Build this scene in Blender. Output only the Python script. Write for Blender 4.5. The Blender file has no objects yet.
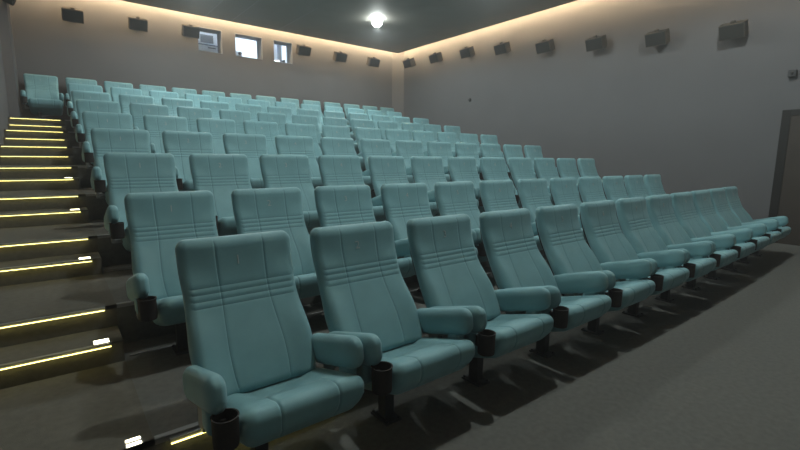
import bpy, math
import numpy as np
from mathutils import Vector, Matrix

S = bpy.context.scene
COL = S.collection
R = math.radians

# ------------------------------------------------------------------ materials
def mat(name, base, rough=.6, spec=.4, noise=0, nscale=20, bump=0, bscale=200, sheen=0, metal=0, trans=0, emit=None, estr=0):
    m = bpy.data.materials.new(name); m.use_nodes = True
    nt = m.node_tree; b = nt.nodes['Principled BSDF']
    b.inputs['Base Color'].default_value = (*base, 1)
    b.inputs['Roughness'].default_value = rough
    b.inputs['Specular IOR Level'].default_value = spec
    b.inputs['Metallic'].default_value = metal
    if sheen:
        b.inputs['Sheen Weight'].default_value = sheen
        b.inputs['Sheen Roughness'].default_value = .5
    if trans: b.inputs['Transmission Weight'].default_value = trans
    if emit:
        b.inputs['Emission Color'].default_value = (*emit, 1)
        b.inputs['Emission Strength'].default_value = estr
    if noise or bump:
        tc = nt.nodes.new('ShaderNodeTexCoord')
    if noise:
        n = nt.nodes.new('ShaderNodeTexNoise'); n.inputs['Scale'].default_value = nscale
        n.inputs['Detail'].default_value = 6
        nt.links.new(tc.outputs['Object'], n.inputs['Vector'])
        r = nt.nodes.new('ShaderNodeValToRGB')
        r.color_ramp.elements[0].position = .3; r.color_ramp.elements[1].position = .7
        r.color_ramp.elements[0].color = (*[c*(1-noise) for c in base], 1)
        r.color_ramp.elements[1].color = (*[min(1, c*(1+noise)) for c in base], 1)
        nt.links.new(n.outputs['Fac'], r.inputs['Fac'])
        nt.links.new(r.outputs['Color'], b.inputs['Base Color'])
    if bump:
        n2 = nt.nodes.new('ShaderNodeTexNoise'); n2.inputs['Scale'].default_value = bscale
        nt.links.new(tc.outputs['Object'], n2.inputs['Vector'])
        bp = nt.nodes.new('ShaderNodeBump'); bp.inputs['Strength'].default_value = bump
        bp.inputs['Distance'].default_value = .004
        nt.links.new(n2.outputs['Fac'], bp.inputs['Height'])
        nt.links.new(bp.outputs['Normal'], b.inputs['Normal'])
    return m

M = dict(
    teal=mat('teal_upholstery', (.178, .355, .385), .55, .3, noise=.06, nscale=8, bump=.12, bscale=350, sheen=.12),
    shell=mat('black_plastic_shell', (.02, .022, .024), .5, .4),
    black=mat('black_plastic', (.018, .018, .018), .45, .45),
    cup=mat('brown_black_plastic', (.028, .024, .022), .7, .3),
    seam=mat('dark_teal_thread', (.085, .19, .205), .7, .2),
    steel=mat('grey_steel', (.22, .22, .21), .4, .5, metal=.6),
    darksteel=mat('dark_steel', (.05, .05, .05), .5, .4, metal=.3),
    thread=mat('silver_thread', (.36, .44, .44), .5, .5),
    wall=mat('grey_wall_paint', (.118, .117, .121), .85, .2, noise=.04, nscale=1.5, bump=.1, bscale=90),
    ceil=mat('dark_ceiling_panel', (.165, .16, .145), .7, .2, noise=.05, nscale=2),
    groove=mat('ceiling_joint', (.22, .22, .21), .6, .3),
    carpet=mat('dark_grey_carpet', (.138, .138, .126), .95, .1, noise=.10, nscale=30, bump=.5, bscale=260),
    tread=mat('brown_grey_carpet', (.124, .117, .097), .95, .1, noise=.10, nscale=30, bump=.5, bscale=260),
    alu=mat('aluminium_nosing', (.3, .3, .3), .45, .5, metal=.5),
    led=mat('yellow_led', (1, .9, .5), .5, emit=(1, .86, .25), estr=3.4),
    marker=mat('marker_led', (1, 1, .8), .5, emit=(1, .93, .62), estr=4.5),
    cove=mat('warm_led', (1, .9, .7), .5, emit=(1, .72, .41), estr=150),
    lamp=mat('frosted_lamp', (1, 1, 1), .5, emit=(.93, 1, .96), estr=55),
    speaker=mat('grey_brown_speaker_case', (.066, .056, .042), .7, .3),
    grille=mat('dark_speaker_grille', (.028, .026, .022), .8, .2, bump=.6, bscale=500),
    doorframe=mat('dark_door_frame', (.010, .009, .008), .5, .3),
    door=mat('brown_door_panel', (.04, .03, .023), .55, .4, noise=.15, nscale=4),
    reveal=mat('grey_reveal_paint', (.2, .22, .25), .8, .2),
    glass=mat('clear_glass', (1, 1, 1), .02, .5, trans=1),
    booth=mat('white_booth_paint', (.8, .85, .9), .7, .2),
    boothlight=mat('booth_tube', (1, 1, 1), .5, emit=(.82, .93, 1), estr=75),
    machine=mat('projector_case', (.16, .2, .26), .5, .4),
    white=mat('white_case', (.75, .8, .85), .5, .4),
    screen=mat('cinema_screen', (.75, .75, .75), .9, .1),
)

# ------------------------------------------------------------------ mesh tools
class MB:
    def __init__(s): s.v = []; s.f = []
    def add(s, v, f):
        o = len(s.v); s.v += [tuple(p) for p in v]; s.f += [tuple(i+o for i in q) for q in f]; return s
    def box(s, x0, x1, y0, y1, z0, z1):
        v = [(x, y, z) for x in (x0, x1) for y in (y0, y1) for z in (z0, z1)]
        return s.add(v, [(0,1,3,2),(4,6,7,5),(0,4,5,1),(2,3,7,6),(0,2,6,4),(1,5,7,3)])
    def lathe(s, prof, n=24, c=(0, 0, 0), cap=True):
        v = []; f = []
        for r, z in prof:
            for k in range(n):
                a = 2*math.pi*k/n; v.append((c[0]+r*math.cos(a), c[1]+r*math.sin(a), c[2]+z))
        for j in range(len(prof)-1):
            for k in range(n):
                k2 = (k+1) % n; f.append((j*n+k, j*n+k2, (j+1)*n+k2, (j+1)*n+k))
        if cap:
            f.append(tuple(reversed(range(n)))); m = (len(prof)-1)*n; f.append(tuple(m+k for k in range(n)))
        return s.add(v, f)
    def prism(s, poly, y0, y1, axis='x'):
        # poly in the other two axes, extruded along axis
        n = len(poly); v = []
        for t in (y0, y1):
            for a, b in poly:
                v.append((t, a, b) if axis == 'x' else ((a, t, b) if axis == 'y' else (a, b, t)))
        f = [tuple(range(n)), tuple(reversed(range(n, 2*n)))]
        for k in range(n):
            k2 = (k+1) % n; f.append((k, n+k, n+k2, k2))
        return s.add(v, f)
    def mesh(s, name, m, smooth=False, bevel=0):
        me = bpy.data.meshes.new(name); me.from_pydata(s.v, [], s.f); me.update()
        import bmesh
        bm = bmesh.new(); bm.from_mesh(me)
        bmesh.ops.recalc_face_normals(bm, faces=bm.faces)
        if bevel:
            bmesh.ops.bevel(bm, geom=[e for e in bm.edges if e.calc_face_angle(0) > .6], offset=bevel, segments=2, affect='EDGES', profile=.6)
        bm.to_mesh(me); bm.free()
        me.materials.append(m)
        if smooth:
            me.polygons.foreach_set('use_smooth', [True]*len(me.polygons))
            if smooth == 'auto': me.set_sharp_from_angle(angle=R(40))
        return me
    def build(s, name, m, parent=None, **k):
        return link(name, s.mesh(name, m, **k), parent)

def link(name, data, parent=None):
    o = bpy.data.objects.new(name, data); COL.objects.link(o)
    if parent: o.parent = parent
    return o

def tag(o, label=None, cat=None, group=None, kind=None):
    if label: o['label'] = label
    if cat: o['category'] = cat
    if group: o['group'] = group
    if kind: o['kind'] = kind
    return o

def empty(name, loc=(0, 0, 0)):
    o = bpy.data.objects.new(name, None); COL.objects.link(o); o.location = loc; o.empty_display_size = .1
    return o

def struct(name, mb, m, parent=None, **k):
    o = mb.build(name, m, parent, **k)
    if not parent: o['kind'] = 'structure'
    return o

def copy_tree(o, parent=None):
    c = o.copy(); COL.objects.link(c)
    if parent: c.parent = parent
    for ch in o.children: copy_tree(ch, c)
    return c

def axis(half, r, n=5, inner=()):
    a = [half-r+r*math.tan(k/n*math.pi/4) for k in range(n+1)]
    return np.array(sorted(set([round(x, 5) for x in list(-np.array(a))+a+[x for x in inner if abs(x) < half-r]])))

def rounded(size, r, axes, fn=None):
    """closed rounded box with custom grid lines, then a shaping function on the points"""
    h = np.array(size)/2; r = np.array(r, float)
    V = {}; verts = []; faces = []
    def vid(p):
        k = tuple(round(c, 5) for c in p)
        if k not in V: V[k] = len(verts); verts.append(k)
        return V[k]
    for d in range(3):
        a, b = [i for i in range(3) if i != d]
        for sgn in (-1, 1):
            A = axes[a]; B = axes[b]
            for i in range(len(A)-1):
                for j in range(len(B)-1):
                    q = []
                    for (u, v) in ((A[i], B[j]), (A[i+1], B[j]), (A[i+1], B[j+1]), (A[i], B[j+1])):
                        p = [0, 0, 0]; p[d] = sgn*h[d]; p[a] = u; p[b] = v; q.append(vid(p))
                    faces.append(q)
    P = np.array(verts)
    cen = np.array([P[q].mean(0) for q in faces])
    c = np.clip(P, -(h-r), h-r)
    v = (P-c)/r
    n = np.linalg.norm(v, axis=1, keepdims=True)
    P = c + v/np.maximum(n, 1e-9)*r
    if fn is not None: P = fn(P)
    mb = MB(); mb.add([tuple(p) for p in P], faces); mb.cen = cen; return mb

def sm(x, a, b):
    t = np.clip((x-a)/(b-a), 0, 1); return t*t*(3-2*t)
def gr(x, c, w): return np.exp(-((x-c)/w)**2)

# ------------------------------------------------------------------ the seat
ZP = np.array([.28, .40, .46, .52, .60, .686, .75, .81, .88, .95, 1.02])
YP = np.array([-.325, -.262, -.226, -.19, -.135, -.082, -.053, -.032, -.014, -.002, .004])
zz = np.linspace(.28, 1.02, 75); yy = np.interp(zz, ZP, YP)
for _ in range(40): yy[1:-1] = .25*yy[:-2]+.5*yy[1:-1]+.25*yy[2:]
def front_y(z): return np.interp(z, zz, yy)
PLEATS = (.688, .717, .746, .775)

def back_fn(P):
    x, y, z = P[:, 0], P[:, 1], P[:, 2]
    zw = z + .655
    f = np.clip(-y/.05, 0, 1)                       # 1 on the front face
    # width: slightly waisted, fuller at elbow height
    k = 1 - .03*gr(zw, .72, .10) + .025*gr(zw, .50, .07) - .06*sm(-zw, -.42, -.32)
    x = x + np.sign(x)*.012*sm(-zw, -.8, -.4)*gr(np.abs(x), .122, .07)
    xs = x*k*.985
    yo = front_y(zw) + .05 + y*(1+.15*sm(-zw, -.8, -.5))
    # side bolsters of the lower back, soft crown of the head pad
    yo -= f*.022*sm(np.abs(x), .13, .25)*sm(-zw, -.68, -.55)
    yo += f*.012*sm(np.abs(x), .1, .28)*sm(zw, .78, .86)
    # seams
    g = gr(np.abs(P[:, 0]), .122, .0045)
    yo += f*.002*g
    inb = 1 - sm(np.abs(x), .262, .28)
    for c in PLEATS: yo += f*inb*.0020*gr(zw, c, .0055)
    for a, b in zip(PLEATS[:-1], PLEATS[1:]): yo -= f*inb*.0012*gr(zw, (a+b)/2, .011)
    return np.stack([xs, yo, zw], 1)

xin = [0, .03, .06, .09, .107, .113, .118, .1204, .1236, .126, .129, .134, .138, .145, .16, .18, .2, .22, .235]
xin = sorted(set(xin+[-v for v in xin]))
zin = []
for c in PLEATS: zin += [c-.655+d for d in (-.0145, -.009, -.005, -.0015, .0015, .005, .009)]
zin += [v-.655 for v in (.36, .40, .44, .48, .50, .52, .55, .58, .61, .64, .66, .80, .83, .86, .89, .92)]
rb_ = (.045, .045, .05)
back_mb = rounded((.58, .10, .69), rb_, (axis(.29, rb_[0], 5, xin), axis(.05, rb_[1], 5), axis(.345, rb_[2], 5, zin)), back_fn)
back_mesh = back_mb.mesh('backrest', M['teal'], smooth=True)
back_mesh.materials.append(M['seam'])
cn = back_mb.cen; isf = cn[:, 1] < -.0499
sx = isf & (np.abs(np.abs(cn[:, 0])-.122) < .0015) & (cn[:, 2] > -.30)
sz = np.zeros(len(cn), bool)
for c in PLEATS: sz |= isf & (np.abs(cn[:, 2]+.655-c) < .0014) & (np.abs(cn[:, 0]) < .262)
back_mesh.polygons.foreach_set('material_index', (sx | sz).astype(np.int32))

def cush_fn(P):
    x, y, z = P[:, 0], P[:, 1], P[:, 2]
    top = np.clip(z/.09, 0, 1); yw = y - .450; zw = z + .366
    zo = zw.copy()
    zo -= top*.022*(1-sm(np.abs(x), .12, .20))*sm(yw, -.56, -.44)      # dished sitting area
    zo -= .30*(y+.245)                                                # seat slopes down to the back
    g = gr(np.abs(x), .13, .0045)*sm(-yw, .50, .55)
    frontf = np.clip(-y/.2, 0, 1)
    zo -= top*.005*g
    yo = yw + frontf*.004*gr(np.abs(x), .13, .0045)*np.clip(-y/.245, 0, 1)**6
    # underside rises toward the front edge, front face leans back below
    yo += .03*np.clip((.36-zw)/.06, 0, 1)*np.clip(-y/.24, 0, 1)
    k = 1 - .05*sm(-zw, -.38, -.30)
    xo = x*k*(1 - .03*sm(yw, -.4, -.2)) + .040
    return np.stack([xo, yo, zo], 1)
cx = [0, .04, .08, .11, .117, .122, .126, .1288, .1312, .134, .138, .143, .15, .165, .18, .195]
cx = sorted(set(cx+[-v for v in cx]))
cr = (.06, .07, .06)
cush_mb = rounded((.556, .50, .18), cr, (axis(.278, cr[0], 5, cx), axis(.25, cr[1], 6, list(np.linspace(-.17, .17, 22))), axis(.09, cr[2], 5, [0])), cush_fn)
cush_mesh = cush_mb.mesh('seat_cushion', M['teal'], smooth=True)
cush_mesh.materials.append(M['seam'])
cn = cush_mb.cen
cush_mesh.polygons.foreach_set('material_index', ((np.abs(np.abs(cn[:, 0])-.13) < .0013) & (cn[:, 2] > -.03) & (cn[:, 1] < -.10)).astype(np.int32))

def arm_mesh(side):
    def fn(P):
        x, y, z = P[:, 0], P[:, 1], P[:, 2]
        a = R(16); yo = y*math.cos(a) + z*math.sin(a)*.6; zo = z - y*math.sin(a)*1.02
        return np.stack([x + side*.303, yo - .408, zo + .462], 1)
    r = (.034, .075, .055)
    return rounded((.082, .49, .150), r, (axis(.041, r[0], 5), axis(.245, r[1], 6, list(np.linspace(-.15, .15, 9))), axis(.075, r[2], 5, [0])), fn).mesh('armrest', M['teal'], smooth=True)
arm_meshes = {s: arm_mesh(s) for s in (-1, 1)}

def panel_mesh(side):        # upholstered post under the front of the arm
    def fn(P): return P + np.array([side*.306, -.53, .395])
    r = (.022, .03, .03)
    return rounded((.06, .10, .12), r, (axis(.03, r[0], 3), axis(.05, r[1], 3), axis(.06, r[2], 3)), fn).mesh('arm_post', M['teal'], smooth=True)
post_meshes = {s: panel_mesh(s) for s in (-1, 1)}

cup = MB()
CX, CY = -.289, -.648
cup.lathe([(.045, .335), (.047, .345), (.048, .447), (.051, .455), (.045, .455), (.043, .447), (.042, .35), (.0, .345)], 24, (CX, CY, 0), cap=False)
cup.add([(CX+.045*math.cos(2*math.pi*k/24), CY+.045*math.sin(2*math.pi*k/24), .335) for k in range(24)], [tuple(range(24))])
cup.box(CX-.012, CX+.012, CY+.03, CY+.10, .36, .42)
cup_mesh = cup.mesh('cup_holder', M['cup'], smooth='auto')

brk = {}
for s in (-1, 1):
    b = MB(); b.box(s*.30-.012, s*.30+.012, -.40, -.32, .26, .43); b.box(s*.30-.02, s*.30+.02, -.44, -.28, .385, .41)
    b.box(min(s*.20, s*.31), max(s*.20, s*.31), -.38, -.33, .25, .28)
    brk[s] = b.mesh('arm_bracket', M['steel'], bevel=.003)

sh = MB()
def shell_fn(P):
    x, y, z = P[:, 0], P[:, 1], P[:, 2]; zw = z + .60
    return np.stack([x, front_y(zw) + .098 + .02*sm(-zw, -.8, -.4) + y, zw], 1)
shell_mesh = rounded((.52, .03, .62), (.03, .014, .03), (axis(.26, .03, 3, [-.1, 0, .1]), axis(.015, .014, 3), axis(.31, .03, 3, list(np.linspace(-.25, .25, 16)))), shell_fn).mesh('back_shell', M['shell'], smooth=True)

ped = MB()
ped.box(-.11, -.05, -.43, -.36, .012, .24)
ped.box(-.20, .20, -.43, -.37, .215, .25)
ped_mesh = ped.mesh('pedestal', M['darksteel'], bevel=.006)
fp = MB(); fp.box(-.13, -.03, -.47, -.32, 0, .012)
for a in (-.118, -.042):
    for b in (-.458, -.332): fp.lathe([(.009, .012), (.009, .02), (.005, .023)], 8, (a, b, 0))
foot_mesh = fp.mesh('foot_plate', M['darksteel'])
hinge = MB(); hinge.box(-.20, .20, -.33, -.20, .17, .21); hinge.box(-.20, -.16, -.23, -.17, .18, .40); hinge.box(.16, .20, -.23, -.17, .18, .40)
hinge_mesh = hinge.mesh('seat_frame', M['darksteel'], bevel=.004)

num_meshes = {}
def number_mesh(n):
    if n in num_meshes: return num_meshes[n]
    cu = bpy.data.curves.new('number', 'FONT'); cu.body = str(n); cu.size = .066; cu.align_x = 'CENTER'; cu.align_y = 'CENTER'; cu.extrude = .0012
    cu.resolution_u = 4
    ob = bpy.data.objects.new('number', cu); COL.objects.link(ob)
    dg = bpy.context.evaluated_depsgraph_get()
    me = bpy.data.meshes.new_from_object(ob.evaluated_get(dg)); me.materials.clear(); me.materials.append(M['thread'])
    bpy.data.objects.remove(ob); bpy.data.curves.remove(cu)
    a = math.atan2(float(front_y(.905)-front_y(.865)), .04)
    me.transform(Matrix.Translation((-.016, float(front_y(.885))-.0012, .885)) @ Matrix.Rotation(R(90)-a, 4, 'X'))
    num_meshes[n] = me
    return me

def make_seat():
    t = empty('cinema_seat')
    b = link('backrest', back_mesh, t)
    link('back_shell', shell_mesh, t)['label'] = 'black plastic back shell'
    nb = link('seat_number', number_mesh(1), b); nb['label'] = 'silver embroidered seat number'
    link('seat_cushion', cush_mesh, t)
    f = link('seat_frame', hinge_mesh, t)
    p = link('pedestal', ped_mesh, t); link('foot_plate', foot_mesh, p)
    for s in (-1, 1):
        a = link('armrest', arm_meshes[s], t)
        link('arm_bracket', brk[s], a); link('arm_post', post_meshes[s], a)
    c = link('cup_holder', cup_mesh, t); c['label'] = 'black cup holder'
    return t

PITCH, DEP, RISE, XC = .70, 1.2704, .2765, .313
def level(r): return 0 if r == 0 else RISE*r - .128
def rowy(r): return .046 if r == 0 else r*DEP
ORD = ['first', 'second', 'third', 'fourth', 'fifth', 'sixth', 'seventh', 'eighth', 'ninth', 'tenth', 'eleventh', 'twelfth', 'thirteenth', 'fourteenth']
ROWN = ['front row', 'second row up', 'third row up', 'fourth row up', 'fifth row up', 'sixth row up', 'seventh row up', 'eighth row up', 'last row']
proto = make_seat()
first = True
for r in range(9):
    n = 12 if r < 8 else 14
    for j in range(n):
        i = j if r < 8 else j-1
        o = proto if first else copy_tree(proto)
        first = False
        o.location = ((.326+i*.6885) if r == 0 else ((.258+i*.7045) if r < 8 else (.27+i*.70)), (-.007+.00298*(i-5.5)**2) if r == 0 else rowy(r), level(r))
        if r < 8 and j == 0:
            o['label'] = f'teal seat at the stairs end of the {ROWN[r]}'
        elif r == 8 and j == 0:
            o['label'] = 'lone teal cinema seat at the top of the lit stairs against the left wall'
        elif r < 8 and j == n-1:
            o['label'] = f'teal seat at the far right end of the {ROWN[r]}'
        elif r == 8 and j == n-1:
            o['label'] = 'teal cinema seat at the right end of the last row in the room corner'
        elif r == 8:
            o['label'] = f'teal seat in the {ROWN[r]}, {ORD[j-1]} right of the lone stair-top seat'
        else:
            o['label'] = f'teal seat in the {ROWN[r]}, {ORD[j]} from the lit stairs'
        o['category'] = 'seat'; o['group'] = 'teal cinema seats in nine tiers'
        for ch in o.children:
            for g in ch.children:
                if g.name.startswith('seat_number'): g.data = number_mesh(j+1)

# ------------------------------------------------------------------ room shell
XL, XR, YB, YF, ZC = -.966, 9.38, 10.5, -7.0, 4.92
WT = .4                                     # back wall thickness
TOP = 5.30
# floor: front floor + stepped tiers in one solid
prof = [(YF, -.3), (YF, 0)]
for r in range(1, 9):
    y = (r-1)*DEP - .062
    prof += [(y, level(r-1) if r > 1 else 0), (y, level(r))]
prof += [(YB, level(8)), (YB, -.3)]
struct('floor', MB().prism(prof, XL-.2, XR+.2, 'x'), M['carpet'])
stl = MB(); strr = MB()
for r in range(1, 8):
    stl.box(XL, -.135, r*DEP-.36, r*DEP-.0625, level(r)-.01, level(r)+.138)
    strr.box(8.55, XR, r*DEP-.36, r*DEP-.0625, level(r)-.01, level(r)+.138)
o = struct('floor_step', stl, M['tread'], bevel=.006)
o2 = struct('floor_step', strr, M['tread'], bevel=.006)
# runner on the aisle: the treads of the wide steps carry the same brown carpet
run = MB()
for r in range(1, 9):
    y0 = (r-1)*DEP - .062; y1 = r*DEP - .36 if r < 8 else YB
    run.box(XL, -.135, y0-.004, y1, level(r)-.02, level(r)+.004)
    run.box(XL, -.135, y0-.004, y0+.01, level(r)-.138, level(r)+.004)
struct('floor_runner', run, M['tread'])
# aluminium nosing behind each row
nos = MB()
for r in range(1, 9):
    y = (r-1)*DEP - .062
    nos.box(-.13, 8.5, y-.004, y+.03, level(r), level(r)+.004); nos.box(-.13, 8.5, y-.005, y, level(r)-.02, level(r)+.004)
struct('trim_1', nos, M['alu'])
rail = MB()
for r in range(1, 9): rail.box(-.10, 8.4, r*DEP-.30, r*DEP-.285, level(r), level(r)+.005)
struct('trim_5', rail, M['alu'])

# ceiling panel, hung short of the walls so that the cove slot stays open
GAP = .20
struct('ceiling', MB().box(XL+GAP, XR-GAP, YF, YB-GAP, ZC, ZC+.08), M['ceil'])
struct('ceiling_slab', MB().box(XL-.2, XR+.2, YF-.2, YB+WT, TOP, TOP+.1), M['ceil'])
jt = MB()
for x in (2.98, 3.62, 4.9):
    jt.box(x-.006, x+.006, 7.9, YB-GAP-.02, ZC-.003, ZC+.002)
struct('trim_2', jt, M['groove'])
struct('wall_left', MB().box(XL-.2, XL, YF-.2, YB+WT, -.3, TOP), M['wall'])
struct('wall_right', MB().box(XR, XR+.2, YF-.2, YB+WT, -.3, TOP), M['wall'])
struct('wall_front', MB().box(XL-.2, XR+.2, YF-.2, YF, -.3, TOP), M['wall'])
struct('wall_screen', MB().box(XL+.7, XR-.7, YF, YF+.04, .9, 4.7), M['screen'])
struct('trim_3', MB().box(XL, XL+.15, 9.35, YB, level(8), TOP), M['wall'])          # pilaster, rear left
struct('trim_4', MB().prism([(XR-.28, YB), (XR, YB-.28), (XR, YB)], level(8), TOP, 'z'), M['wall'])   # splayed rear right corner
# back wall with three projection openings
WIN = [(2.83, 3.44), (3.78, 4.53), (4.86, 5.43)]
WZ0, WZ1 = 4.11, 4.70
wb = MB()
xs = [XL-.2]+[v for w in WIN for v in w]+[XR+.2]
for k in range(0, len(xs)-1, 2): wb.box(xs[k], xs[k+1], YB, YB+WT, -.3, TOP)
for a, b in WIN:
    wb.box(a, b, YB, YB+WT, -.3, WZ0); wb.box(a, b, YB, YB+WT, WZ1, TOP)
struct('wall_back', wb, M['wall'])
for k, (a, b) in enumerate(WIN, 1):
    w = MB(); t = .012
    w.box(a, a+t, YB-.004, YB+WT, WZ0, WZ1); w.box(b-t, b, YB-.004, YB+WT, WZ0, WZ1)
    w.box(a+t, b-t, YB-.004, YB+WT, WZ0, WZ0+t); w.box(a+t, b-t, YB-.004, YB+WT, WZ1-t, WZ1)
    o = struct(f'window_{k}', w, M['reveal'])
    MB().box(a+t, b-t, YB+WT-.05, YB+WT-.042, WZ0+t, WZ1-t).build('pane', M['glass'], o)

# projection booth behind the openings
BX0, BX1, BY0, BY1, BZ0, BZ1 = 1.9, 7.0, YB+WT, 13.6, 3.1, 5.9
struct('wall_booth_back', MB().box(BX0-.1, BX1+.1, BY1, BY1+.1, BZ0, BZ1), M['booth'])
struct('wall_booth_left', MB().box(BX0-.1, BX0, BY0, BY1, BZ0, BZ1), M['booth'])
struct('wall_booth_right', MB().box(BX1, BX1+.1, BY0, BY1, BZ0, BZ1), M['booth'])
struct('floor_booth', MB().box(BX0-.1, BX1+.1, BY0, BY1+.1, BZ0-.1, BZ0), M['booth'])
struct('ceiling_booth', MB().box(BX0-.1, BX1+.1, BY0, BY1+.1, BZ1, BZ1+.1), M['booth'])
bl = MB().box(2.4, 6.2, 10.98, 11.08, BZ1-.10, BZ1).build('booth_ceiling_light', M['boothlight'])
tag(bl, 'bright tube light in the booth behind the projection windows', 'light')
# server cabinet behind the left opening
c = empty('projector_cabinet', (3.26, 11.35, BZ0))
tag(c, 'white framed equipment cabinet with grey panel seen through the left projection window', 'cabinet')
m = MB(); m.box(-.36, .30, -.22, .3, 0, 1.66); m.build('cabinet_body', M['white'], c, bevel=.01)
m = MB(); m.box(-.20, .13, -.235, -.215, 1.38, 1.585); m.build('display_panel', M['reveal'], c, bevel=.005)
m = MB(); m.box(-.34, .28, -.25, -.222, 1.315, 1.335); m.build('shelf_edge', M['machine'], c)
m = MB(); m.box(-.02, .18, -.24, -.215, 1.24, 1.27); m.build('label_strip', M['reveal'], c)
# digital projector behind the centre opening
c = empty('film_projector', (4.21, 11.6, BZ0))
tag(c, 'grey projector with lens in lower left of the middle projection window', 'projector')
m = MB(); m.box(-.09, .09, -.1, .5, 1.0, 1.37); m.build('projector_body', M['reveal'], c, bevel=.02)
m = MB(); m.lathe([(.035, 0), (.042, .02), (.042, .09), (.03, .10)], 20); me = m.mesh('lens', M['shell'], smooth='auto')
me.transform(Matrix.Translation((.02, -.09, 1.31)) @ Matrix.Rotation(R(90), 4, 'X')); link('lens', me, c)
m = MB(); m.box(-.22, .22, -.09, .5, 0, 1.0); m.build('projector_stand', M['machine'], c, bevel=.01)
# rack behind the right opening
c = empty('equipment_rack', (5.38, 11.5, BZ0))
tag(c, 'grey upright equipment rack behind the right projection window', 'rack')
m = MB(); m.box(-.085, .07, -.2, .3, 0, 2.2); m.build('rack_body', M['reveal'], c, bevel=.01)
m = MB(); m.box(-.05, -.02, -.212, -.2, 1.0, 2.1); m.build('rack_rail', M['machine'], c)
m = MB(); m.box(.14, .18, -.2, .1, 0, 1.28); m.build('side_box', M['shell'], c, bevel=.01)

# door in the right wall
d = MB()
d.box(XR-.03, XR, -.20, -.08, 0, 2.25); d.box(XR-.03, XR, -1.32, -1.20, 0, 2.25); d.box(XR-.03, XR, -1.20, -.20, 2.15, 2.25)
do = struct('door_1', d, M['doorframe'], bevel=.004)
m = MB(); m.box(XR-.018, XR-.002, -1.20, -.20, .005, 2.15); m.build('door_panel', M['door'], do)
m = MB(); m.box(XR-.07, XR-.018, -1.12, -1.10, 1.0, 1.03); m.box(XR-.07, XR-.055, -1.12, -.99, 1.0, 1.03); m.build('door_handle', M['steel'], do, bevel=.003)

# ------------------------------------------------------------------ things on the walls
def speaker(name):
    t = empty(name)          # local: wall at y=0 plane behind, front face toward -y
    W, H, D, th = .19, .125, .10, R(24)
    def q(y, z): return (-.205 + y*math.cos(th) - z*math.sin(th), y*math.sin(th) + z*math.cos(th))
    m = MB(); m.prism([q(-D, -H), q(-D, H), q(D, H), q(D, -H)], -W, W, 'x')
    m.build('speaker_case', M['speaker'], t, bevel=.008)
    g = MB(); g.prism([q(-D-.007, -H+.015), q(-D-.007, H-.015), q(-D+.001, H-.015), q(-D+.001, -H+.015)], -W+.015, W-.015, 'x'); g.build('speaker_grille', M['grille'], t)
    b = MB(); b.box(-.06, .06, -.02, 0, -.07, .10); b.box(-.02, .02, -.13, -.015, -.02, .02)
    b.build('wall_bracket', M['darksteel'], t)
    k = MB(); k.prism([q(-.03, H), q(-.03, H+.035), q(.03, H+.035), q(.03, H)], -.03, .03, 'x'); k.build('mounting_lug', M['speaker'], t)
    return t
sp = speaker('wall_speaker')
place = []
for k, (x, z) in enumerate([(.23, 4.42), (1.47, 4.46), (2.62, 4.50), (5.69, 4.50), (6.92, 4.49), (8.16, 4.50)]):
    lab = ['grey speaker high on the back wall, above the lone stair-top seat', 'grey speaker on the back wall, second from the left wall',
           'grey speaker on the back wall overlapping the left edge of the left projection window', 'grey speaker on the back wall just right of the right projection window',
           'grey speaker on the back wall, second to the right of the projection windows', 'grey speaker on the back wall nearest the right-hand room corner'][k]
    place.append(((x, YB, z), 0, 0, lab, 'speakers on the back wall'))
for k, (y, z) in enumerate([(9.68, 4.51), (8.38, 4.46), (7.06, 4.39), (5.80, 4.27), (4.50, 4.08), (3.21, 3.91), (1.95, 3.77), (.70, 3.65)]):
    lab = f'grey box speaker on the right wall, {ORD[k]} from the rear corner' if k < 7 else 'grey box speaker on the right wall nearest the door, last of the line'
    place.append(((XR, y, z), R(-90), 0, lab, 'speakers along the right wall'))
place.append(((XL, 9.1, 4.32), R(90), 0, 'dark speaker on the left wall at the top left corner above the stairs', None))
for k, (loc, rz, tl, lab, gp) in enumerate(place):
    o = sp if k == 0 else copy_tree(sp)
    o.location = loc; o.rotation_euler = (0, 0, rz)
    tag(o, lab, 'speaker', gp)
    if gp is None and 'group' in o: del o['group']

c = empty('wall_sensor', (XR, -.15, 2.83)); tag(c, 'small dark sensor box on the right wall above the door frame', 'sensor')
MB().box(-.09, 0, -.055, .055, -.06, .055).build('sensor_case', M['shell'], c, bevel=.01)
m = MB(); m.lathe([(.022, 0), (.022, .02), (.012, .03)], 16); me = m.mesh('sensor_lens', M['black'], smooth='auto')
me.transform(Matrix.Translation((-.09, 0, 0)) @ Matrix.Rotation(R(-90), 4, 'Y')); link('sensor_lens', me, c)
m = MB(); m.lathe([(.05, 0), (.05, .03), (.035, .05), (.0, .055)], 20); me = m.mesh('wall_button', M['shell'], smooth='auto')
me.transform(Matrix.Rotation(R(-90), 4, 'Y')); o = link('wall_button', me); o.location = (XR, 7.09, 3.1)
tag(o, 'small round black button alone on the right wall', 'button')

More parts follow.
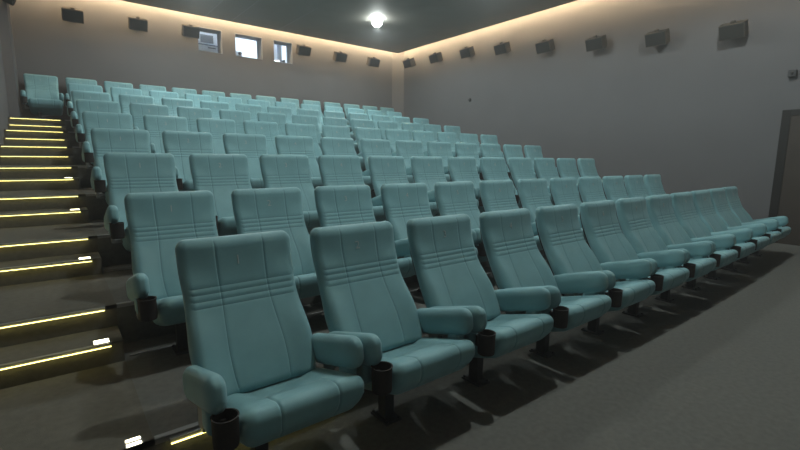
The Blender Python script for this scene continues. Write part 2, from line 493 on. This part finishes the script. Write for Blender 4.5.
# ------------------------------------------------------------------ lights that the room has
# step edge lights
names = []
def strip(x0, x1, y, z, lab):
    t = empty('step_light', ((x0+x1)/2, y, z)); hw = (x1-x0)/2
    MB().box(-hw, hw, -.013, .012, -.014, .004).build('light_profile', M['alu'], t)
    MB().box(-hw+.004, hw-.004, -.018, -.011, -.018, -.0145).build('light_strip', M['led'], t)
    return tag(t, lab, 'step light', 'yellow light strips on the stair edges')
XS0, XS1 = -.94, -.197
edges = []
for r in range(0, 8):
    if r > 0: edges.append((XS1, r*DEP-.36-.008, level(r)+.138))
    edges.append((XS1 if r else -.30, r*DEP-.062-.012, level(r+1)))
for n, (x1, y, z) in enumerate(edges):
    strip(XS0, x1, y, z, 'yellow light strip on the topmost stair edge, below the lone seat' if n == len(edges)-1 else
          ('yellow light strip on the lowest stair edge' if n == 0 else f'yellow light strip on the {(ORD+["fifteenth"])[n]} stair edge up from the floor'))
strip(-.075, .74, -.062-.012, .138, 'short yellow light strip on the low riser behind the nearest seat')
# row marker lights
def marker(x, y, z, lab, wide=.075):
    t = empty('row_marker', (x, y, z))
    MB().box(-wide/2-.006, wide/2+.006, -.032, .032, 0, .006).build('marker_plate', M['alu'], t)
    MB().box(-wide/2, wide/2, -.028, -.010, .006, .009).build('light_bar', M['marker'], t)
    MB().box(-wide/2, wide/2, .012, .028, .006, .009).build('light_bar', M['marker'], t)
    tag(t, lab, 'row marker', 'glowing row markers on the step ends')
marker(-.208, -.028, level(1), 'glowing row marker at the right end of the lowest stair edge', .056)
for r in range(1, 5):
    marker(-.245, r*DEP-.36+.03, level(r)+.138, f'glowing row marker on the stair edge beside the end seat of the {ROWN[r]}')

# cove LED strips lying in the slot between ceiling panel and walls
def cove(name, x0, x1, y0, y1, lab):
    o = MB().box(x0, x1, y0, y1, ZC+.15, ZC+.165).build('cove_light', M['cove']); tag(o, lab, 'cove light')
cove('b', XL+.1, XR-.1, YB-GAP+.0, YB-GAP+.025, 'warm hidden light strip along the ceiling edge of the back wall')
cove('r', XR-GAP-.025, XR-GAP, YF+.1, YB-GAP-.1, 'warm hidden light strip along the ceiling edge of the right wall')
cove('l', XL+GAP, XL+GAP+.025, YF+.1, YB-GAP-.1, 'warm hidden light strip along the ceiling edge of the left wall')

# ceiling lamps
def lamp_thing():
    t = empty('ceiling_lamp')
    m = MB(); m.lathe([(.112, -.001), (.16, -.001), (.16, -.008), (.115, -.014), (.112, -.001)], 32, cap=False); m.build('lamp_rim', M['ceil'], t, smooth='auto')
    m = MB(); m.lathe([(.0, .055)]+[(0.13*math.sin(q*math.pi/16), -.075+.13*math.cos(q*math.pi/16)) for q in range(1, 16)]+[(.0, -.205)], 32, cap=False); m.build('lamp_globe', M['lamp'], t, smooth=True)
    return t
lp = lamp_thing(); lamps = [lp]+[copy_tree(lp) for _ in range(5)]
LAMPW = 150
k = 0
for (y, yn) in ((7.63, 'over the rear rows'), (3.8, 'over the middle rows'), (.0, 'over the front row')):
    for (x, xn) in ((6.45, 'right-hand'), (2.1, 'left-hand')):
        o = lamps[k]; k += 1
        o.location = (x, y, ZC); tag(o, f'bright round {xn} ceiling lamp {yn}', 'ceiling lamp', 'round ceiling lamps')
        L = bpy.data.lights.new('lamp_light', 'SPOT'); L.spot_size = R(168); L.spot_blend = .25; L.energy = LAMPW*({7.63: .75, 3.8: .42, .0: .72}[y]); L.color = (.90, 1, .98); L.shadow_soft_size = .025
        lo = bpy.data.objects.new('lamp_light', L); COL.objects.link(lo); lo.location = (0, 0, -.24); lo.parent = o

# ------------------------------------------------------------------ world, camera, view
GLOW_HAZE = .009  # thin haze added to imitate lens bloom and lift the blacks
w = bpy.data.worlds.new('world'); S.world = w; w.use_nodes = True
w.node_tree.nodes['Background'].inputs['Color'].default_value = (.02, .02, .022, 1)
if GLOW_HAZE:
    vs = w.node_tree.nodes.new('ShaderNodeVolumeScatter'); vs.inputs['Density'].default_value = GLOW_HAZE; vs.inputs['Anisotropy'].default_value = .3
    w.node_tree.links.new(vs.outputs['Volume'], w.node_tree.nodes['World Output'].inputs['Volume'])

yaw, pitch, roll, f = .6631, -.1498, .0083, 441.0
Fv = Vector((math.sin(yaw)*math.cos(pitch), math.cos(yaw)*math.cos(pitch), math.sin(pitch)))
Rt = Vector((math.cos(yaw), -math.sin(yaw), 0)); U = Rt.cross(Fv)
R2 = Rt*math.cos(roll)+U*math.sin(roll); U2 = U*math.cos(roll)-Rt*math.sin(roll)
cd = bpy.data.cameras.new('camera'); co = bpy.data.objects.new('camera', cd); COL.objects.link(co)
mw = Matrix((R2, U2, -Fv)).transposed().to_4x4(); mw.translation = Vector((-.3822, -2.1378, 1.3944))
co.matrix_world = mw
cd.sensor_width = 36; cd.lens = f/800*36; cd.clip_start = .05
S.camera = co
S.view_settings.view_transform = 'Standard'; S.view_settings.look = 'None'
S.view_settings.exposure = .7; S.view_settings.gamma = 1; S.view_settings.use_curve_mapping = False
